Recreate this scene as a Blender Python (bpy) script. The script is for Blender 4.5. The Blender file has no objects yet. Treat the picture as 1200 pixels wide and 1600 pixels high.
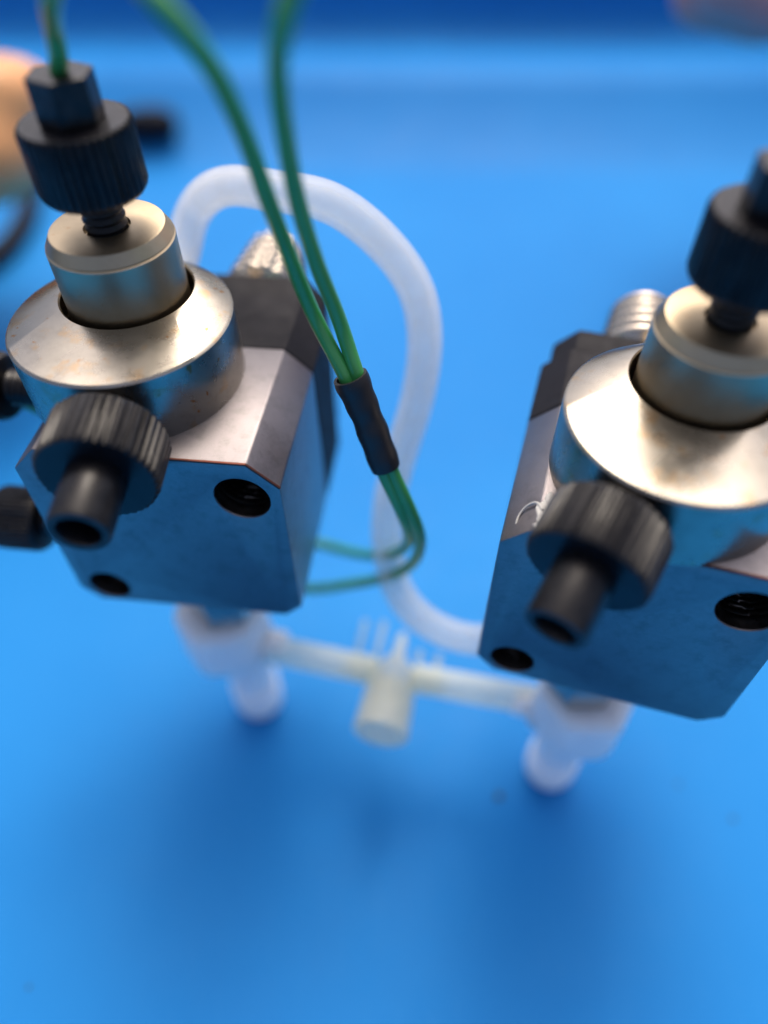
import bpy, bmesh, math, random
from mathutils import Vector, Matrix
random.seed(7)
S = bpy.context.scene
COL = S.collection
PI = math.pi
# ---------------------------------------------------------------- camera, sky, sun, exposure
# one unit is one centimetre
cam = bpy.data.cameras.new('camera')
cam.sensor_fit = 'VERTICAL'; cam.sensor_height = 36.0; cam.sensor_width = 27.0
cam.lens = 1173.36 / 1600 * 36.0
cam.clip_start = 0.05; cam.clip_end = 2000
cam.dof.use_dof = True
cam.dof.focus_distance = 9.9
cam.dof.aperture_fstop = 0.046
camo = bpy.data.objects.new('camera', cam); COL.objects.link(camo)
PITCH = math.radians(48.82); ROLL = math.radians(0.15)
camo.location = (0, -8, 9)
camo.rotation_euler = (Matrix.Rotation(PI/2 - PITCH, 3, 'X') @ Matrix.Rotation(ROLL, 3, 'Z')).to_euler()
S.camera = camo

SUN_EL = math.radians(62); SUN_AZ = math.radians(6)      # azimuth measured from +Y towards +X
W = bpy.data.worlds.new('World'); S.world = W; W.use_nodes = True
nt = W.node_tree
bg = nt.nodes['Background']
sky = nt.nodes.new('ShaderNodeTexSky'); sky.sky_type = 'NISHITA'; sky.sun_disc = False
sky.sun_elevation = SUN_EL; sky.sun_rotation = SUN_AZ
sky.air_density = 0.55; sky.dust_density = 7.0; sky.ozone_density = 0.3
nt.links.new(sky.outputs[0], bg.inputs[0]); bg.inputs[1].default_value = 0.15
sun = bpy.data.lights.new('sun', 'SUN'); sun.energy = 0.52; sun.angle = math.radians(20); sun.color = (1.0, 0.92, 0.75)
suno = bpy.data.objects.new('sun', sun); COL.objects.link(suno)
sd = Vector((math.sin(SUN_AZ)*math.cos(SUN_EL), math.cos(SUN_AZ)*math.cos(SUN_EL), math.sin(SUN_EL)))
suno.rotation_euler = sd.to_track_quat('Z', 'Y').to_euler(); suno.location = sd*60
vs = S.view_settings; vs.view_transform = 'Standard'; vs.look = 'None'; vs.gamma = 1.0; vs.use_curve_mapping = False
vs.exposure = 0.70
S.render.engine = 'CYCLES'
S.cycles.use_denoising = True
S.cycles.caustics_reflective = False; S.cycles.caustics_refractive = True
S.cycles.volume_bounces = 6; S.cycles.max_bounces = 12; S.cycles.transmission_bounces = 10; S.cycles.transparent_max_bounces = 12
GZ = -6.9
# ---------------------------------------------------------------- materials
def mat(name, base, rough=.5, metal=0.0, **kw):
    m = bpy.data.materials.new(name); m.use_nodes = True
    b = m.node_tree.nodes['Principled BSDF']
    b.inputs['Base Color'].default_value = (*base, 1); b.inputs['Roughness'].default_value = rough; b.inputs['Metallic'].default_value = metal
    for k, v in kw.items(): b.inputs[k.replace('_', ' ')].default_value = v
    return m, m.node_tree, b
def N(t, kind, **kw):
    n = t.nodes.new(kind)
    for k, v in kw.items():
        if k in n.inputs.keys() if hasattr(n.inputs, 'keys') else False: n.inputs[k].default_value = v
        else: setattr(n, k, v)
    return n
def noise(t, scale, detail=4, rough=.55, stretch=None, coord='Object'):
    tc = t.nodes.new('ShaderNodeTexCoord'); mp = t.nodes.new('ShaderNodeMapping')
    if stretch: mp.inputs['Scale'].default_value = stretch
    n = t.nodes.new('ShaderNodeTexNoise'); n.inputs['Scale'].default_value = scale; n.inputs['Detail'].default_value = detail; n.inputs['Roughness'].default_value = rough
    t.links.new(tc.outputs[coord], mp.inputs[0]); t.links.new(mp.outputs[0], n.inputs['Vector'])
    return n.outputs['Fac']
def ramp(t, src, stops):
    r = t.nodes.new('ShaderNodeValToRGB')
    el = r.color_ramp.elements
    while len(el) < len(stops): el.new(.5)
    for e, (p, c) in zip(el, stops):
        e.position = p; e.color = (*c, 1) if len(c) == 3 else c
    t.links.new(src, r.inputs[0]); return r.outputs[0]
def mix(t, a, b, fac, mode='MIX'):
    n = t.nodes.new('ShaderNodeMix'); n.data_type = 'RGBA'; n.blend_type = mode
    for s, v in (('A', a), ('B', b)):
        i = [x for x in n.inputs if x.name == s and x.type == 'RGBA'][0]
        if isinstance(v, tuple): i.default_value = (*v, 1)
        else: t.links.new(v, i)
    if isinstance(fac, (int, float)): n.inputs[0].default_value = fac
    else: t.links.new(fac, n.inputs[0])
    return [o for o in n.outputs if o.type == 'RGBA'][0]
def bump(t, b, src, strength, dist):
    n = t.nodes.new('ShaderNodeBump'); n.inputs['Strength'].default_value = strength; n.inputs['Distance'].default_value = dist
    t.links.new(src, n.inputs['Height']); t.links.new(n.outputs[0], b.inputs['Normal'])

# blue mat under the things
M_BLUE, t, b = mat('blue_plastic', (.018, .20, .62), .42)
b.inputs['Specular IOR Level'].default_value = .05
f1 = noise(t, .35, 3); 
c = mix(t, (.018, .205, .55), (.022, .23, .60), f1)
c = mix(t, c, (.012, .17, .50), ramp(t, noise(t, .10, 3, .5), [(.38, (.45,)*3), (.66, (0,)*3)]))
c = mix(t, c, (.05, .27, .62), ramp(t, noise(t, 1.6, 6, .7, (3.5, .35, 1)), [(.56, (0,)*3), (.76, (.22,)*3)]))      # rubbed streaks
c = mix(t, c, (.16, .34, .60), ramp(t, noise(t, 14, 2, .5), [(.73, (0,)*3), (.80, (.30,)*3)]))                      # dust
t.links.new(c, b.inputs['Base Color'])
t.links.new(ramp(t, noise(t, 1.3, 5), [(.3, (.36,)*3), (.7, (.50,)*3)]), b.inputs['Roughness'])
bump(t, b, noise(t, 26, 3), .22, .02)

# machined block: brushed steel
def steel(name, base, rough, stretch, aniso=0.0, turned=False, stain=0.0, bs=.25, smear=.5, vary=.09, metal=1.0):
    m, t, b = mat(name, base, rough, metal)
    g = noise(t, 9, 4, .6, stretch)
    if turned:                                          # fine circular tool marks about the part's own axis
        tc = t.nodes.new('ShaderNodeTexCoord'); sx = t.nodes.new('ShaderNodeSeparateXYZ'); t.links.new(tc.outputs['Object'], sx.inputs[0])
        cb = t.nodes.new('ShaderNodeCombineXYZ'); t.links.new(sx.outputs[0], cb.inputs[0]); t.links.new(sx.outputs[1], cb.inputs[1])
        ln = t.nodes.new('ShaderNodeVectorMath'); ln.operation = 'LENGTH'; t.links.new(cb.outputs[0], ln.inputs[0])
        c2 = t.nodes.new('ShaderNodeCombineXYZ'); t.links.new(ln.outputs['Value'], c2.inputs[0]); t.links.new(sx.outputs[2], c2.inputs[1])
        nn = t.nodes.new('ShaderNodeTexNoise'); nn.inputs['Scale'].default_value = 34; nn.inputs['Detail'].default_value = 3; t.links.new(c2.outputs[0], nn.inputs['Vector'])
        g = nn.outputs['Fac']
    t.links.new(ramp(t, noise(t, 2.2, 4, .6) if turned else g, [(.25, (max(.04, rough-vary),)*3), (.75, (rough+vary,)*3)]), b.inputs['Roughness'])
    big = noise(t, .9, 5, .6)
    cc = mix(t, tuple(v*.84 for v in base), base, ramp(t, big, [(.30, (0,)*3), (.70, (1,)*3)]))
    sm = noise(t, 3.2, 6, .7)                           # smudges and finger marks
    cc = mix(t, cc, tuple(v*.55 for v in base), ramp(t, sm, [(.50, (0,)*3), (.70, (smear,)*3)]))
    sc = noise(t, 5, 2, .5, (34, 1.2, 1.2)); sc2 = noise(t, 6, 2, .5, (1.3, 1.3, 30))
    if not turned:                                      # scratches
        br = noise(t, 7, 5, .7, (1.5, 40, 1.5)); br2 = noise(t, 7, 5, .7, (40, 1.5, 1.5))
        cc = mix(t, cc, tuple(v*.70 for v in base), ramp(t, mix(t, br, br2, .5), [(.42, (0,)*3), (.60, (.55,)*3)]))
        cc = mix(t, cc, tuple(min(1, v*1.5) for v in base), ramp(t, sc, [(.70, (0,)*3), (.76, (.45,)*3)]))
        cc = mix(t, cc, tuple(v*.6 for v in base), ramp(t, sc2, [(.68, (0,)*3), (.76, (.5,)*3)]))
    if stain:
        rs = noise(t, 3.4, 3, .55)
        cc = mix(t, cc, (.42, .27, .13), ramp(t, rs, [(.56, (0,)*3), (.72, (stain*.7,)*3)]))
        cc = mix(t, cc, (.34, .16, .05), ramp(t, noise(t, 6, 2, .5), [(.68, (0,)*3), (.74, (stain,)*3)]))
    t.links.new(cc, b.inputs['Base Color'])
    bump(t, b, g, bs, .004)
    if aniso:
        b.inputs['Anisotropic'].default_value = aniso
        tg = t.nodes.new('ShaderNodeTangent'); tg.direction_type = 'RADIAL'; tg.axis = 'Z'
        t.links.new(tg.outputs[0], b.inputs['Tangent'])
    return m
M_BLOCK = steel('brushed_steel', (.292, .270, .278), .33, (6, 90, 6), bs=.6, smear=.75, metal=.94)
M_RING = steel('turned_steel', (.40, .372, .322), .29, (1, 1, 1), .78, True, .85, bs=.14, smear=.45, vary=.08)
M_PLUG = steel('turned_plug_steel', (.50, .41, .28), .40, (1, 1, 1), .5, True, .25, bs=.18, smear=.2, vary=.05)
M_NICKEL = steel('nickel', (.62, .55, .46), .24, (2, 2, 2), bs=.05, smear=.2)
M_STUB = steel('hex_steel', (.55, .52, .48), .25, (3, 3, 3), bs=.1)
M_EDGE = steel('painted_reflection_edge', (.17, .06, .042), .5, (3, 3, 3), bs=.1)  # reddish reflection on the block edge, put into the colour
M_BORE = steel('shaded_bore_steel', (.17, .145, .13), .34, (3, 3, 3))  # darker steel, the shade inside the bolt holes put into the colour
# black plastics
def plastic(name, base, rough, dust=.0, sp=.5):
    m, t, b = mat(name, base, rough)
    b.inputs['Specular IOR Level'].default_value = sp
    n = noise(t, 4, 5, .6)
    t.links.new(ramp(t, n, [(.3, (rough-.08,)*3), (.7, (rough+.1,)*3)]), b.inputs['Roughness'])
    if dust:
        d = noise(t, 38, 2, .5)
        t.links.new(mix(t, base, (.35, .34, .33), ramp(t, d, [(.70, (0,)*3), (.78, (dust,)*3)])), b.inputs['Base Color'])
    bump(t, b, noise(t, 30, 3), .15, .004)
    return m
M_NUT = plastic('black_nut_plastic', (.004, .004, .006), .33, .10, .30)
t = M_NUT.node_tree; b = t.nodes['Principled BSDF']
geo = t.nodes.new('ShaderNodeNewGeometry')
wear = ramp(t, geo.outputs['Pointiness'], [(.515, (0,)*3), (.58, (1,)*3)])
src = b.inputs['Base Color'].links[0].from_socket
wn = ramp(t, noise(t, 7, 4, .6), [(.35, (0,)*3), (.7, (.8,)*3)])
t.links.new(mix(t, src, (.040, .039, .038), mix(t, wear, wn, 1.0, 'MULTIPLY')), b.inputs['Base Color'])
M_SLAB = plastic('black_slab_plastic', (.010, .010, .014), .62, .4, .16)
M_CAP = plastic('black_cap_plastic', (.008, .008, .011), .60, .3, .16)
M_SLEEVE = plastic('sleeve_rubber', (.010, .010, .012), .45, .1)
M_CABLE = plastic('cable_rubber', (.006, .007, .012), .6, 0, .15)
# tubing
M_GREEN, t, b = mat('green_tubing', (.03, .26, .09), .28)
b.inputs['Coat Weight'].default_value = .3
t.links.new(mix(t, (.034, .27, .075), (.075, .36, .09), noise(t, 2, 3)), b.inputs['Base Color'])
def clear(name, base, see, rough, trl):
    """milky plastic: part of the light goes straight through, part is scattered inside, part bounces off"""
    m, t, b = mat(name, base, rough)
    t.links.new(ramp(t, noise(t, 3, 4), [(.3, (rough-.05,)*3), (.7, (rough+.1,)*3)]), b.inputs['Roughness'])
    tr = t.nodes.new('ShaderNodeBsdfTranslucent'); tr.inputs[0].default_value = (*base, 1)
    tp = t.nodes.new('ShaderNodeBsdfTransparent'); tp.inputs[0].default_value = (.97, .98, .98, 1)
    m1 = t.nodes.new('ShaderNodeMixShader'); m1.inputs[0].default_value = trl; t.links.new(b.outputs[0], m1.inputs[1]); t.links.new(tr.outputs[0], m1.inputs[2])
    m2 = t.nodes.new('ShaderNodeMixShader'); t.links.new(m1.outputs[0], m2.inputs[1]); t.links.new(tp.outputs[0], m2.inputs[2])
    t.links.new(ramp(t, noise(t, 2.2, 3), [(.3, (see-.06,)*3), (.7, (see+.06,)*3)]), m2.inputs[0])
    t.links.new(m2.outputs[0], t.nodes['Material Output'].inputs['Surface'])
    return m
M_SIL = clear('milky_silicone', (.93, .93, .90), .83, .24, .4)
t = M_SIL.node_tree; v = t.nodes.new('ShaderNodeVolumeScatter'); v.inputs['Color'].default_value = (.97, .96, .93, 1); v.inputs['Density'].default_value = 2.6; v.inputs['Anisotropy'].default_value = .1
t.links.new(v.outputs[0], t.nodes['Material Output'].inputs['Volume'])
M_THIN = clear('thin_clear_tubing', (.92, .94, .84), .36, .32, .45)
M_TEE = clear('yellowed_clear_plastic', (.92, .88, .72), .44, .34, .5)
M_WING = clear('thin_clear_plastic', (.93, .90, .76), .62, .34, .5)
M_NYLON, t, b = mat('white_nylon', (.86, .84, .86), .45)
b.inputs['Subsurface Weight'].default_value = .9; b.inputs['Subsurface Radius'].default_value = (1, 1, 1); b.inputs['Subsurface Scale'].default_value = .6
t.links.new(mix(t, (.90, .88, .90), (.95, .94, .95), noise(t, 2, 3)), b.inputs['Base Color'])
M_RES, t, b = mat('white_residue', (.50, .50, .48), .6)
M_SKIN, t, b = mat('skin', (.5, .26, .14), .5)
b.inputs['Subsurface Weight'].default_value = .08; b.inputs['Subsurface Radius'].default_value = (.6, .25, .12); b.inputs['Subsurface Scale'].default_value = .4
t.links.new(mix(t, (.62, .28, .10), (.76, .38, .15), noise(t, .9, 5)), b.inputs['Base Color'])
bump(t, b, noise(t, 6, 5), .3, .05)
M_SKIN_SHADE, t, b = mat('shaded_skin', (.55, .27, .24), .5)  # same skin with shade and blue bounce put into its colour
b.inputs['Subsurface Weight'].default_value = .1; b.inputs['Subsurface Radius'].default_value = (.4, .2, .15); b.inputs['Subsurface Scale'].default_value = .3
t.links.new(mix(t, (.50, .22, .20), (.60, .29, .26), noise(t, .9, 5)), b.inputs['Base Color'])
M_DIRT, t, b = mat('dark_grit', (.03, .035, .05), .8)

# ---------------------------------------------------------------- mesh helpers
def finish(name, bm, m, parent=None, angle=32, bevel=0.0, seg=2, flat=False):
    bmesh.ops.recalc_face_normals(bm, faces=bm.faces)
    a = math.radians(angle)
    for f in bm.faces: f.smooth = not flat
    for e in bm.edges:
        if len(e.link_faces) == 2:
            try:
                if e.calc_face_angle() > a: e.smooth = False
            except ValueError: pass
    me = bpy.data.meshes.new(name); bm.to_mesh(me); bm.free()
    me.materials.append(m)
    o = bpy.data.objects.new(name, me); COL.objects.link(o)
    if parent is not None: o.parent = parent
    if bevel:
        md = o.modifiers.new('bevel', 'BEVEL'); md.width = bevel; md.segments = seg; md.limit_method = 'ANGLE'; md.angle_limit = math.radians(25)
        md.harden_normals = False
    return o
def frame_to(direction, origin=(0, 0, 0)):
    q = Vector(direction).to_track_quat('Z', 'Y')
    return Matrix.Translation(origin) @ q.to_matrix().to_4x4()
def lathe(bm, prof, M=Matrix(), seg=64, rfun=None, close=False):
    """prof: list of (r, z) or (r, z, k) where k scales the tooth depth given by rfun(angle)."""
    rings = []
    for p in prof:
        r, z = p[0], p[1]; k = p[2] if len(p) > 2 else 0
        if r < 1e-6:
            rings.append([bm.verts.new(M @ Vector((0, 0, z)))]); continue
        row = []
        for i in range(seg):
            a = 2*PI*i/seg
            rr = r + (k*rfun(i) if (rfun and k) else 0)
            row.append(bm.verts.new(M @ Vector((rr*math.cos(a), rr*math.sin(a), z))))
        rings.append(row)
    pairs = list(zip(rings, rings[1:]))
    if close: pairs.append((rings[-1], rings[0]))
    for A, B in pairs:
        if len(A) == 1 and len(B) == 1: continue
        for i in range(seg):
            j = (i+1) % seg
            if len(A) == 1: bm.faces.new((A[0], B[i], B[j]))
            elif len(B) == 1: bm.faces.new((A[i], A[j], B[0]))
            else: bm.faces.new((A[i], A[j], B[j], B[i]))
    return bm
def prism(bm, poly, z0, z1, M=Matrix()):
    a = [bm.verts.new(M @ Vector((x, y, z0))) for x, y in poly]
    b = [bm.verts.new(M @ Vector((x, y, z1))) for x, y in poly]
    n = len(poly)
    for i in range(n): bm.faces.new((a[i], a[(i+1) % n], b[(i+1) % n], b[i]))
    bm.faces.new(a[::-1]); bm.faces.new(b)
    return bm
def catmull(pts, n=10):
    P = [Vector(p) for p in pts]; P = [P[0]*2-P[1]] + P + [P[-1]*2-P[-2]]
    out = []
    for i in range(1, len(P)-2):
        p0, p1, p2, p3 = P[i-1:i+3]
        t0 = 0; t1 = t0 + (p1-p0).length**.5; t2 = t1 + (p2-p1).length**.5; t3 = t2 + (p3-p2).length**.5
        for k in range(n):
            t = t1 + (t2-t1)*k/n
            A1 = p0*(t1-t)/(t1-t0) + p1*(t-t0)/(t1-t0); A2 = p1*(t2-t)/(t2-t1) + p2*(t-t1)/(t2-t1); A3 = p2*(t3-t)/(t3-t2) + p3*(t-t2)/(t3-t2)
            B1 = A1*(t2-t)/(t2-t0) + A2*(t-t0)/(t2-t0); B2 = A2*(t3-t)/(t3-t1) + A3*(t-t1)/(t3-t1)
            out.append(B1*(t2-t)/(t2-t1) + B2*(t-t1)/(t2-t1))
    out.append(P[-2]); return out
def smooth_line(L, it=3):
    for _ in range(it):
        L = [L[0]] + [(L[i-1] + L[i]*2 + L[i+1])/4 for i in range(1, len(L)-1)] + [L[-1]]
    return L
def sweep(bm, line, r, seg=20, inner=0.0, rfun=None):
    n = len(line); T = []
    for i in range(n):
        T.append((line[min(i+1, n-1)] - line[max(i-1, 0)]).normalized())
    u = T[0].orthogonal().normalized()
    fr = []
    for i in range(n):
        u = (u - T[i]*u.dot(T[i])).normalized(); fr.append((u.copy(), T[i].cross(u)))
    def shell(rad):
        rows = []
        for i in range(n):
            R = rad*(rfun(i/(n-1)) if rfun else 1)
            rows.append([bm.verts.new(line[i] + (fr[i][0]*math.cos(2*PI*k/seg) + fr[i][1]*math.sin(2*PI*k/seg))*R) for k in range(seg)])
        for A, B in zip(rows, rows[1:]):
            for k in range(seg): bm.faces.new((A[k], A[(k+1) % seg], B[(k+1) % seg], B[k]))
        return rows
    o = shell(r)
    if inner:
        q = shell(inner)
        for e in (0, -1):
            for k in range(seg): bm.faces.new((o[e][k], o[e][(k+1) % seg], q[e][(k+1) % seg], q[e][k]))
    else:
        bm.faces.new(o[0][::-1]); bm.faces.new(o[-1])
    return bm
def tag(o, label=None, cat=None, group=None, kind=None):
    for k, v in (('label', label), ('category', cat), ('group', group), ('kind', kind)):
        if v: o[k] = v
    return o
def cut(o, cutters):
    """subtract cutter objects for good and drop them"""
    for c in cutters:
        md = o.modifiers.new('cut', 'BOOLEAN'); md.object = c; md.operation = 'DIFFERENCE'; md.solver = 'EXACT'
    md = o.modifiers.new('bevel', 'BEVEL'); md.width = .03; md.segments = 2; md.limit_method = 'ANGLE'; md.angle_limit = math.radians(28)
    dg = bpy.context.evaluated_depsgraph_get(); dg.update()
    me = bpy.data.meshes.new_from_object(o.evaluated_get(dg)); me.name = o.name
    o.modifiers.clear(); old = o.data; o.data = me; bpy.data.meshes.remove(old)
    for c in cutters:
        m = c.data; bpy.data.objects.remove(c); bpy.data.meshes.remove(m)
    bm = bmesh.new(); bm.from_mesh(me)
    for f in bm.faces: f.smooth = True
    for e in bm.edges:
        e.smooth = not (len(e.link_faces) == 2 and e.calc_face_angle(0) > math.radians(24))
    bm.to_mesh(me); bm.free()
    return o

# ---------------------------------------------------------------- the setting: blue mat sweeping up into a back wall
bm = bmesh.new()
def corner(cy, cz, r, a0, a1, n=8):
    return [(cy+r*math.cos(math.radians(a0+(a1-a0)*k/n)), cz+r*math.sin(math.radians(a0+(a1-a0)*k/n))) for k in range(n+1)]
SY, SH, LY = 32.6, 2.5, 37.4           # brow of the slope, its height, wall behind the ledge
def tray_z(y):
    return GZ if y < 26.6 else GZ + SH*min(1, (y-26.6)/6)**1.6
prof = [(-70, GZ), (-30, GZ), (-10, GZ), (10, GZ), (18, GZ), (26.2, GZ)]
prof += [(y, tray_z(y)) for y in (26.9, 27.4, 27.9, 28.4, 28.9, 29.4, 29.9, 30.4, 30.9, 31.3, 31.6)] + [(32.0, GZ+2.13), (32.4, GZ+2.28), (32.9, GZ+2.39), (33.5, GZ+2.47), (34.1, GZ+SH)]
prof += corner(LY-2.2, GZ+SH+2.2, 2.2, -90, 0, 14) + corner(LY+.3, GZ+SH+3.0, .3, 180, 90)
prof += [(LY+3, GZ+SH+3.3), (LY+3, GZ-1.2), (-70, GZ-1.2)]
xs = [-90, -45, -15, 0, 15, 45, 90]
g = [[bm.verts.new((x, y, z)) for y, z in prof] for x in xs]
n = len(prof)
for A, B in zip(g, g[1:]):
    for i in range(n): bm.faces.new((A[i], A[(i+1) % n], B[(i+1) % n], B[i]))
bm.faces.new(g[0]); bm.faces.new(g[-1][::-1])
tag(finish('blue_tray', bm, M_BLUE, angle=40), 'glossy blue plastic tray floor that curves up into a blue back wall', kind='structure')

# ---------------------------------------------------------------- flow cells
BW, BH, BC, BC2, D1, D2, D3 = 3.70, 3.48, .405, .289, 2.42, 3.80, 4.40
def octo(w, h, c, c2, inset=0):
    w = w/2
    return [(-w+c, 0-inset), (w-c, 0-inset), (w-inset, -c), (w-inset, -h+c2), (w-c2, -h+inset), (-w+c2, -h+inset), (-w+inset, -h+c2), (-w+inset, -c)]
YM = Matrix(((1, 0, 0, 0), (0, 0, 1, 0), (0, 1, 0, 0), (0, 0, 0, 1)))      # (x, z, y) -> (x, y, z)
def cyl_cutter(r, M, length):
    bm = bmesh.new(); lathe(bm, [(0, 0), (r, 0), (r, length), (0, length)], M, 48)
    return finish('cutter', bm, M_BLOCK)
TEETH = 42
WORN = [random.uniform(-.25, .12) for _ in range(TEETH*4)]
def knurl(i): return (-1 + WORN[i]*.6) if i % 4 in (2, 3) else WORN[(i//4)*4]
def thumb_nut(name, root, M, R, L, label=None, nose=None, hexs=None, stem=None):
    """knurled thumb nut along +z of M: stem first, then the knurled body, then a hex head or a tubular nose"""
    seg = TEETH*4
    bm = bmesh.new()
    body = [(0, 0), (R*.80, 0), (R*.90, .02), (R*.97, .07, .5), (R, .12, 1), (R, L-.07, 1), (R*.975, L-.015, 1), (R*.94, L, .4), (R*.80, L), (0, L)]
    lathe(bm, [(p[0], p[1], (p[2]*.034*R/.7 if len(p) > 2 else 0)) for p in body], M, seg, knurl)
    o = finish(name, bm, M_NUT, root, angle=28)
    if label: o['label'] = label
    if stem:
        r, l = stem
        bm = bmesh.new(); p = [(0, -l)]
        z = -l; pit = .105
        while z < -.02:
            p += [(r*.84, z), (r, z+pit*.38), (r, z+pit*.55), (r*.84, z+pit*.95)]; z += pit
        p += [(r*.84, .01), (0, .01)]
        lathe(bm, p, M, 40); finish('threaded_stem', bm, M_NUT, o, angle=50)
    if hexs:
        r, l = hexs
        bm = bmesh.new(); poly = [(r*math.cos(PI/3*k+.45), r*math.sin(PI/3*k+.45)) for k in range(6)]
        prism(bm, poly, L+.003, L+l, M); finish('hex_head', bm, M_NUT, o, bevel=.022, flat=True)
    if nose:
        r, l = nose
        bm = bmesh.new()
        lathe(bm, [(r*1.0, L+.003), (r, L+l-.03), (r*.96, L+l), (r*.72, L+l), (r*.66, L+l-.04), (r*.64, L+.08), (0, L+.07), (0, L+.003)], M, 56)
        finish('tube_nose', bm, M_NUT, o)
    return o
def flow_cell(label, loc, mat3, ring_xy, hole_xy, front_x, conn_x, lean, out_side, sides, residue):
    root = bpy.data.objects.new('flow_cell', None); COL.objects.link(root)
    root.matrix_world = Matrix.Translation(loc) @ Matrix(mat3).to_4x4()
    tag(root, label, 'flow cell', 'steel flow cells standing on white elbow fittings')
    rx, ry = ring_xy; hx, hy = hole_xy
    # steel block with its bolt holes
    bm = bmesh.new(); prism(bm, octo(BW, BH, BC, BC2), 0, D1, YM)
    blk = finish('steel_block', bm, M_BLOCK, root)
    cs = []
    for (x, z, r) in ((1.29, -.68, .385), (-1.31, -3.08, .33)):
        c = cyl_cutter(r, frame_to((0, 1, 0), (x, -.2, z)), 2.0); c.matrix_world = root.matrix_world.copy(); c.parent = root; c.matrix_parent_inverse = Matrix(); c.matrix_basis = Matrix(); cs.append(c)
    cut(blk, cs)
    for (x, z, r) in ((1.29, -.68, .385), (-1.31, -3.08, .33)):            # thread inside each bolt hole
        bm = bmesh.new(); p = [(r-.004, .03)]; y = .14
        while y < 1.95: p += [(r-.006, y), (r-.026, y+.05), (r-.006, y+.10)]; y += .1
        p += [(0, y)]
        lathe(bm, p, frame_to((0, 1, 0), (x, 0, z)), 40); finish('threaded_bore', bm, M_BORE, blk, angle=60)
    # black slab and rear cap
    bm = bmesh.new(); prism(bm, octo(BW+.012, BH, BC, BC2), D1+.004, D2, YM); finish('black_slab', bm, M_SLAB, root, bevel=.03, flat=True)
    bm = bmesh.new(); prism(bm, octo(BW-.16, BH-.1, BC-.02, BC2, .03), D2+.004, D3, YM); finish('rear_cap', bm, M_CAP, root, bevel=.04, flat=True)
    # rear knurled connector
    bm = bmesh.new(); p = [(0, D3-.02), (.50, D3-.02)]; y = D3+.02
    for k in range(5):
        r = .70-.03*k; w = .29
        p += [(r-.17, y), (r-.05, y+.05, .5), (r, y+.11, 1), (r, y+.16, 1), (r-.05, y+.22, .5), (r-.17, y+.27)]; y += w
    p += [(.34, y), (.32, y+.25), (0, y+.25)]
    M = frame_to((0, 1, 0), (conn_x, 0, -.56))
    lathe(bm, [(q[0], q[1], (q[2]*.05*lean if len(q) > 2 else 0)) for q in p], M, 120, lambda i: -1 if i % 8 in (6, 7) else (-.5 if i % 8 in (5, 0) else 0))
    finish('ribbed_connector', bm, M_NICKEL, root, angle=55)
    # collar: thick turned ring, its bore sits off centre
    bm = bmesh.new(); R, r = 1.50, .90; seg = 128
    def loop(cx, cy, rad, z): return [bm.verts.new((cx+rad*math.cos(2*PI*i/seg), cy+rad*math.sin(2*PI*i/seg), z)) for i in range(seg)]
    ex, ey = hx-rx, hy-ry
    loops = [loop(0, 0, R, -.03), loop(0, 0, R, .97), loop(0, 0, R-.035, 1.0), loop(ex, ey, r+.02, 1.14), loop(ex, ey, r, 1.12), loop(ex, ey, r, .35)]
    for A, B in zip(loops, loops[1:]):
        for i in range(seg): bm.faces.new((A[i], A[(i+1) % seg], B[(i+1) % seg], B[i]))
    bm.faces.new(loops[0][::-1]); bm.faces.new(loops[-1])
    finish('collar', bm, M_RING, root, angle=30).location = (rx, ry, 0)
    # plug in the bore
    bm = bmesh.new()
    lathe(bm, [(0, .36), (.80, .36), (.825, .40), (.825, 1.88), (.80, 1.90), (.815, 1.915), (.73, 2.06), (.70, 2.065), (.30, 2.065), (.29, 2.0), (0, 2.0)], Matrix(), 128)
    finish('plug', bm, M_PLUG, root, angle=24).location = (hx, hy, 0)
    # nuts
    thumb_nut('thumb_nut', root, Matrix.Translation((hx, hy, 2.50)) @ Matrix.Rotation(.2, 4, 'Z'), .665, .85, hexs=(.385, .5), stem=(.27, .56))
    Mf = frame_to((front_x[1], -1, front_x[2]), (front_x[0], .02, .42))
    thumb_nut('thumb_nut', root, Mf, .75, .80, label='knurled nut with an open tubular nose, screwed into the front of the collar', nose=(.37, .78), stem=(.42, .25))
    for (x, y, z) in sides:
        thumb_nut('thumb_nut', root, frame_to((-1, 0, 0), (x, y, z)), .53, .75, label='knurled nut on the hidden side of the block', hexs=(.40, .35), stem=(.28, abs(x)-1.8))
    # hex stub and white elbow below
    bm = bmesh.new(); poly = [(.64*math.cos(PI/3*k+.3), 1.1+.64*math.sin(PI/3*k+.3)) for k in range(6)]
    prism(bm, poly, -5.0, -BH-.002); finish('hex_stub', bm, M_STUB, root, bevel=.04)
    o = out_side
    bm = bmesh.new()
    poly = [(.17*o+.95*math.cos(PI/3*k+.25), 1.05+.95*math.sin(PI/3*k+.25)) for k in range(6)]
    prism(bm, poly, -6.45, -5.004)
    el = finish('elbow_fitting', bm, M_NYLON, root, bevel=.26, seg=4)
    bm = bmesh.new()
    fb = (GZ+.01-loc[2]) + 9.0
    lathe(bm, [(0, -9.0+fb), (.28, -8.985+fb), (.42, -8.92+fb), (.50, -8.76+fb), (.525, -8.5+fb), (.52, -8.2), (.47, -8.16), (.47, -8.05), (.52, -8.0), (.52, -7.9), (.46, -7.85), (.46, -7.2), (.50, -7.15), (.50, -6.9), (.47, -6.46), (0, -6.46)], Matrix.Translation((.10, 1.05, 0)), 48)
    finish('foot', bm, M_NYLON, el)
    bm = bmesh.new(); Mo = frame_to((-o, 0, 0), (.1*o-.62*o, 1.05, -6.2))
    lathe(bm, [(0, -.3), (.40, -.3), (.40, .10), (.33, .16), (.26, .20), (.24, .5), (0, .5)], Mo, 40); finish('side_barb', bm, M_NYLON, el)
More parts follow.
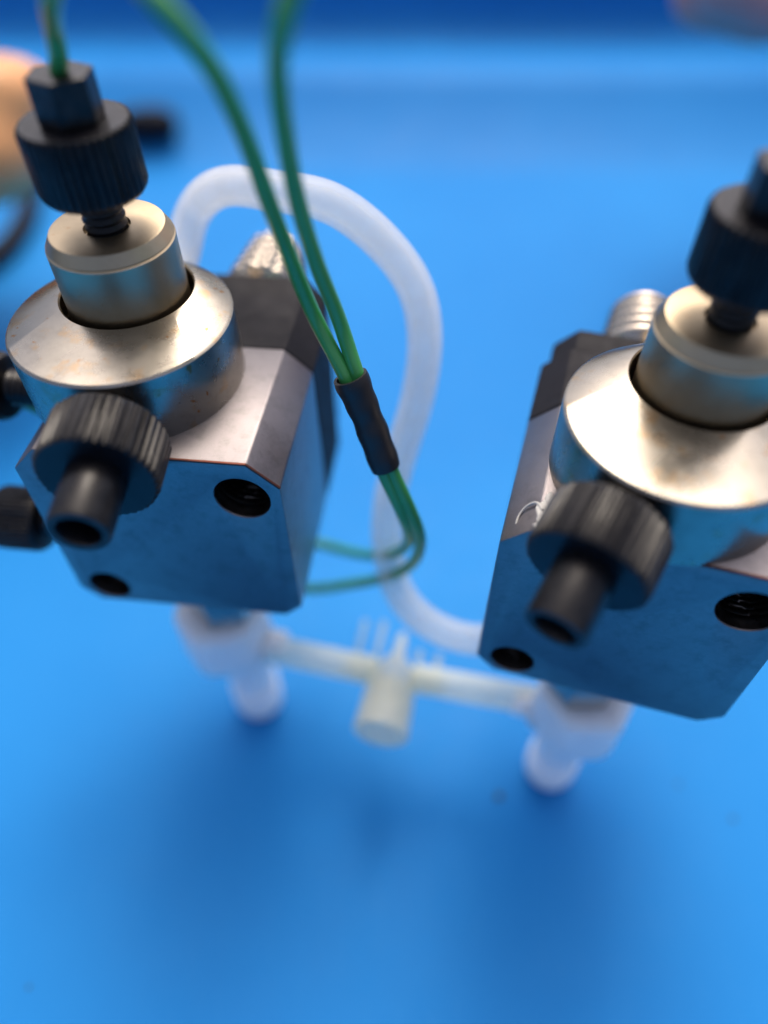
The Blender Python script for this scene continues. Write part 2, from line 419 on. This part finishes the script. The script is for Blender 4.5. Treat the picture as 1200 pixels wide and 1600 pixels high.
    for z in (0,):
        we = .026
        for (x0, z0, x1, z1) in ((-BW/2+BC+.25, 0, BW/2-BC, 0), (BW/2-BC, 0, BW/2, -BC)):     # narrow strip added on the top front edge, a red reflection painted as colour
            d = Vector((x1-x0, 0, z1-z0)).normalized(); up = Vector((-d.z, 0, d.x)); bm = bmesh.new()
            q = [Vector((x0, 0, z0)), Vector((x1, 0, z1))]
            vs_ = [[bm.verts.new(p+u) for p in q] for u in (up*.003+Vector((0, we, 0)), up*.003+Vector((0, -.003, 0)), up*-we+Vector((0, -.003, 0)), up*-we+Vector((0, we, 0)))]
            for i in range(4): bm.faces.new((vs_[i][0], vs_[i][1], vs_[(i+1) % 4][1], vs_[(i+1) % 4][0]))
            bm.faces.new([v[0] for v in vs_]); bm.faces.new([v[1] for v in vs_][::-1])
            finish('edge_reflection', bm, M_EDGE, blk, flat=True)
    if residue:
        bm = bmesh.new(); sweep(bm, smooth_line(catmull([(-1.42, .30, .02), (-1.50, .42, .0), (-1.60, .44, -.10), (-1.68, .36, -.21), (-1.70, .22, -.25)], 8), 2), .020, 8, rfun=lambda s: 1.2-.7*s)
        for (x, y, z, a, b_) in ((-1.40, .28, .0, .09, .22), (-1.36, .50, .002, .05, .16), (-1.44, .05, -.03, .05, .10)):
            r0 = bmesh.ops.create_icosphere(bm, subdivisions=3, radius=1)['verts']
            for v in r0: v.co = Vector((x+v.co.x*a*(1+.25*math.sin(5*v.co.y)), y+v.co.y*b_, z+v.co.z*.022))
        finish('dried_residue', bm, M_RES, root)
    return root
LM = ((0.99286, 0.11732, -0.02171), (-0.11748, 0.99306, -0.00618), (0.02083, 0.00868, 0.99975))
RM = ((0.96164, 0.27405, 0.01186), (-0.27411, 0.96169, 0.00368), (-0.01039, -0.00679, 0.99992))
cellL = flow_cell('left steel flow cell with two black side nuts, green tube in its top nut',
                  (-3.212, -1.053, 2.133), LM, (-.51, 1.65), (-.52, 2.04), (-.20, .09, -.06), .55, .8, -1,
                  ((-2.75, 1.75, -.5), (-2.45, .75, -2.45)), False)
cellR = flow_cell('right steel flow cell cut off by the picture edge, white residue on its chamfer',
                  (3.257, -2.489, 1.938), RM, (.03, 1.42), (.16, 1.95), (-.62, -.29, -.22), -.35, 0.0, 1, (), True)

# ---------------------------------------------------------------- tubing
def tube(name, pts, r, m, label, cat, inner=0.0, seg=22, n=10, it=6, group=None):
    bm = bmesh.new(); sweep(bm, smooth_line(catmull(pts, n), it), r, seg, inner)
    return tag(finish(name, bm, m, angle=60), label, cat, group)
BIG = [(-3.365, 2.083, 2.599), (-3.318, 2.48, 2.603), (-3.259, 2.976, 2.607), (-3.106, 3.57, 3.044), (-2.469, 3.117, 3.711), (-1.562, 2.48, 3.952), (-0.734, 2.255, 3.887), (-0.01, 2.206, 3.313), (0.481, 2.14, 2.591), (0.647, 1.98, 1.787), (0.56, 1.674, 0.855), (0.283, 1.238, -0.058), (0.078, 0.776, -0.861), (0.071, 0.369, -1.616), (0.308, -0.122, -2.311), (0.846, -0.525, -2.663), (1.617, -0.841, -2.673), (2.409, -0.925, -2.358), (3.034, -1.104, -2.365)]
tube('silicone_tube', BIG, .285, M_SIL, 'thick milky silicone tube arching from the collar of one cell down to the other', 'tube', .165, 32)
G1 = [(-3.563, 1.013, 5.539), (-3.572, 1.011, 5.939), (-3.453, 0.867, 6.22), (-3.377, 0.735, 6.477), (-3.07, 0.122, 6.937), (-2.712, -0.199, 7.32), (-2.274, -0.525, 7.434), (-1.877, -0.928, 7.214), (-1.638, -0.946, 6.933), (-1.483, -0.691, 6.492), (-1.363, -0.405, 5.878), (-1.263, -0.195, 5.198), (-1.133, 0.078, 4.374), (-0.897, 0.13, 3.49), (-0.525, -0.157, 2.773), (-0.281, -0.336, 2.152), (-0.02, -0.579, 1.408), (0.267, -0.626, 0.57), (0.407, -0.454, -0.21), (0.246, 0.042, -1.237), (-0.179, 0.729, -2.23), (-0.71, 1.402, -2.971), (-1.345, 1.893, -3.338), (-2.126, 1.886, -3.078), (-3.405, 1.548, -2.312)]
G2 = [(4.01, -0.649, 5.6), (4.015, -0.647, 6.3), (3.95, -0.646, 7.0), (3.3, -.85, 7.75), (2.2, -1.2, 8.15), (1.0, -1.35, 8.2), (0.0, -1.4, 7.95), (-0.69, -0.976, 7.306), (-0.837, -1.012, 7.009), (-0.944, -0.735, 6.586), (-0.967, -0.49, 6.003), (-0.936, -0.22, 5.176), (-0.788, -0.034, 4.276), (-0.573, 0.082, 3.448), (-0.366, -0.138, 2.79), (-0.16, -0.316, 2.169), (0.089, -0.545, 1.438), (0.378, -0.656, 0.677), (0.574, -0.548, -0.159), (0.489, -0.289, -1.128), (0.003, 0.174, -2.185), (-0.69, 0.67, -3.079), (-1.44, 0.951, -3.631), (-2.343, 0.94, -3.507), (-3.402, 0.835, -2.934)]
back1 = [(-4.6, 1.7, -1.0), (-5.7, 1.6, .6), (-6.5, 1.2, 1.5), (-5.9, 1.2, 1.6), (-5.4, 1.1, 1.62)]
back2 = [(-4.6, .9, -2.5), (-6.0, .75, -1.4), (-7.0, .3, -.6), (-6.2, .15, -.35), (-5.6, .12, -.32)]
tube('green_tube', G1 + back1, .10, M_GREEN, 'green tube looping from the hex top nut of the left cell into the black sleeve', 'tube', 0, 18, group='thin green tubes')
tube('green_tube', G2 + back2, .10, M_GREEN, 'green tube entering from the top centre, the right-hand one going into the black sleeve', 'tube', 0, 18, group='thin green tubes')
bm = bmesh.new()
SL = smooth_line(catmull([(-0.45, -0.176, 2.757), (-0.221, -0.336, 2.152), (0.025, -0.545, 1.438)], 10), 2)
sweep(bm, SL, .225, 28, .185, rfun=lambda s: 1+.06*math.sin(s*9+.6)*(1-s)+.035*math.sin(s*23)-.05*s)
tag(finish('sleeve', bm, M_SLEEVE, angle=60), 'short black heat-shrink sleeve holding the two green tubes together', 'sleeve')

# ---------------------------------------------------------------- tee and thin tubing between the elbows
TY = math.radians(12)
tee = bpy.data.objects.new('tee_connector', None); COL.objects.link(tee)
tee.location = (.20, -.70, -4.2); tee.rotation_euler = (0, 0, -TY)
tag(tee, 'yellowish clear tee connector with an open cup facing forward and two finned wings', 'connector')
bm = bmesh.new()
M = frame_to((0, -1, 0))
lathe(bm, [(0, -.95), (.07, -.95), (.10, -.80), (.13, -.45), (.30, -.22), (.44, -.02), (.48, .3), (.53, 1.22), (.50, 1.26), (.43, 1.24), (.40, .5), (.34, .2), (0, .18)], M, 48)
finish('luer_cup', bm, M_TEE, tee)
for s in (-1, 1):
    bm = bmesh.new(); M = frame_to((s, 0, 0))
    lathe(bm, [(0, .30), (.20, .30), (.20, .55), (.24, .62), (.14, 1.0), (.10, 1.0), (0, 1.0)], M, 32); finish('side_arm', bm, M_TEE, tee)
    bm = bmesh.new()
    x0 = s*.42; x1 = s*.80
    for xx, ln in ((x0, .95), (x1, .90)):
        ln *= 1.0 if s < 0 else .5
        sweep(bm, [Vector((xx, .12, .0)), Vector((xx, .5, .06)), Vector((xx, .12+ln, .12))], .07, 10)
    finish('wing', bm, M_WING, tee)
tube('thin_tube', [(-2.62, -.06, -4.17), (-1.9, -.22, -4.18), (-1.0, -.43, -4.19), (-.20, -.61, -4.2)], .285, M_THIN, 'thin clear tube running from the left white elbow to the tee connector', 'tube', 0, 24, group='thin clear tubes at the tee')
tube('thin_tube', [(.58, -.77, -4.2), (1.4, -.92, -4.22), (2.2, -1.07, -4.25), (3.05, -1.22, -4.27)], .285, M_THIN, 'thin clear tube running from the tee connector to the right white elbow', 'tube', 0, 24, group='thin clear tubes at the tee')

# ---------------------------------------------------------------- black cable lying far back, grit on the tray
CO = Vector((-13, 27, GZ))
cab = bpy.data.objects.new('black_cable', None); COL.objects.link(cab); cab.location = CO
tag(cab, 'blurred black cable with a thick plug lying on the blue tray at far left', 'cable')
bm = bmesh.new()
CP = [(-11.7, 28.9), (-12.8, 29.2), (-13.84, 29.16), (-15.1, 27.5), (-15.56, 24.6), (-14.95, 21.8), (-15.1, 18.8), (-16.3, 16.9), (-18.5, 15.0)]
sweep(bm, smooth_line(catmull([Vector((x, y, tray_z(y)+.45)) - CO for x, y in CP], 12), 6), .43, 16)
finish('cord', bm, M_CABLE, cab)
bm = bmesh.new(); lathe(bm, [(0, -1.6), (.5, -1.6), (.60, -1.0), (.74, -.4), (.78, .5), (.70, 1.0), (.52, 1.35), (.25, 1.52), (0, 1.55)], frame_to((1, .02, .02), Vector((-11.2, 28.9, tray_z(28.9)+.78)) - CO), 32)
finish('plug_body', bm, M_CABLE, cab)
for k, (x, y, s, lb) in enumerate(((2.45, -2.08, .08, 'dark speck of grit below the right white foot'), (7.25, -2.53, .05, 'dark speck of grit nearest the right edge of the picture'), (6.31, -1.80, .04, 'faint speck of grit right of the right white foot'), (-6.40, -5.54, .035, 'tiny dark speck in the lower left corner of the tray'))):
    bm = bmesh.new(); bmesh.ops.create_icosphere(bm, subdivisions=2, radius=s)
    for v in bm.verts: v.co *= random.uniform(.75, 1.2); v.co.z = v.co.z*.4
    bmesh.ops.translate(bm, verts=bm.verts, vec=(0, 0, s*.3))
    o = finish('speck', bm, M_DIRT); o.location = (x, y, GZ); tag(o, lb, 'speck', 'specks of grit on the tray')

# ---------------------------------------------------------------- hands
def hand(label, pts, away, skin):
    """pts: elbow side, wrist, then knuckle, first joint, second joint and tip of the index finger; 'away' is where the other fingers line up.
    Tapered limbs are fused by a remesh into one continuous skin."""
    P = [Vector(p) for p in pts]; A = Vector(away).normalized()
    bm = bmesh.new()
    def limb(cs, rs):
        line = catmull(cs, 6); n = len(line)-1; m = len(rs)-1
        def rf(u):
            k = min(int(u*m), m-1); f = u*m-k
            return rs[k]*(1-f)+rs[k+1]*f
        sweep(bm, line, 1.0, 40, 0, rf)
        for c, r in ((line[0], rs[0]), (line[-1], rs[-1])):
            bmesh.ops.create_icosphere(bm, subdivisions=2, radius=r, matrix=Matrix.Translation(c))
    back = (P[1]-P[2]).normalized(); mid = A*2.75
    wrist = P[2]+back*8.2+mid
    limb([wrist+back*16, wrist+back*7, wrist], [3.6, 3.2, 2.5])
    d1, d2, d3 = P[3]-P[2], P[4]-P[3], P[5]-P[4]
    side = (d1.cross(d2)).normalized()
    for k, (L, R) in enumerate(((1, .98), (1.1, 1.0), (1.03, .95), (.84, .82))):
        kn = P[2]+A*(1.98*k)+back*(.0, -.15, .15, .7)[k]
        curl = (0, .10, .16, .24)[k]                      # each finger curls a little more than the one before
        e1 = d1*L; e2 = (d2*L*.92 + back*curl*2.0); e3 = (d3*L + back*curl*1.2 - d2*curl*.3)
        limb([wrist+(kn-wrist-mid)*.12+A*(k-1.5)*.55, kn*.55+(wrist+A*(k-1.5)*1.1)*.45, kn], [1.55, 1.35, R*1.18])
        limb([kn, kn+e1*.5, kn+e1], [R*1.15, R*.97, R*1.02])
        limb([kn+e1, kn+e1+e2*.5, kn+e1+e2], [R*1.0, R*.90, R*.92])
        limb([kn+e1+e2, kn+e1+e2+e3*.55, kn+e1+e2+e3], [R*.9, R*.82, R*.62])
    down = d2.normalized()
    t0 = wrist-mid*.9-back*.6+down*.9; t1 = P[2]+back*4.2-A*1.0+down*2.3; t2 = P[2]+back*1.6-A*1.3+down*3.6; t3 = P[2]-A*1.1+down*4.2-back*.4
    limb([t0, (t0+t1)/2+down*.2, t1], [1.6, 1.5, 1.25]); limb([t1, (t1+t2)/2, t2], [1.2, 1.05, 1.1]); limb([t2, (t2+t3)/2, t3], [1.05, 1.0, .7])
    me = bpy.data.meshes.new('person'); bm.to_mesh(me); bm.free()
    o = bpy.data.objects.new('person', me); COL.objects.link(o)
    r = o.modifiers.new('fuse', 'REMESH'); r.mode = 'VOXEL'; r.voxel_size = .13; r.use_smooth_shade = True
    sm = o.modifiers.new('soft', 'SMOOTH'); sm.factor = .5; sm.iterations = 9
    dg = bpy.context.evaluated_depsgraph_get(); dg.update()
    m2 = bpy.data.meshes.new_from_object(o.evaluated_get(dg)); o.modifiers.clear(); o.data = m2; bpy.data.meshes.remove(me)
    m2.name = 'person'; m2.materials.clear(); m2.materials.append(skin)
    for f in m2.polygons: f.use_smooth = True
    return tag(o, label, 'person')
H1 = [(-18.427, 10.391, -1.484), (-15.873, 11.295, -0.694), (-12.132, 13.675, 1.388), (-10.222, 13.384, 1.133), (-10.336, 12.05, -0.034), (-11.613, 11.56, -0.463)]
H2 = [(17.335, 19.699, 6.657), (15.294, 18.669, 5.756), (12.401, 17.124, 4.404), (9.201, 15.86, 3.299), (10.669, 15.375, 2.875), (11.896, 15.327, 2.832)]
hand('blurred hand of a person at the left edge, bent finger behind the black nut', H1, (-.25, .9, -.3), M_SKIN)
hand('blurred dim hand of a person in the top right corner, bent finger reaching in', H2, (.25, .9, -.25), M_SKIN_SHADE)
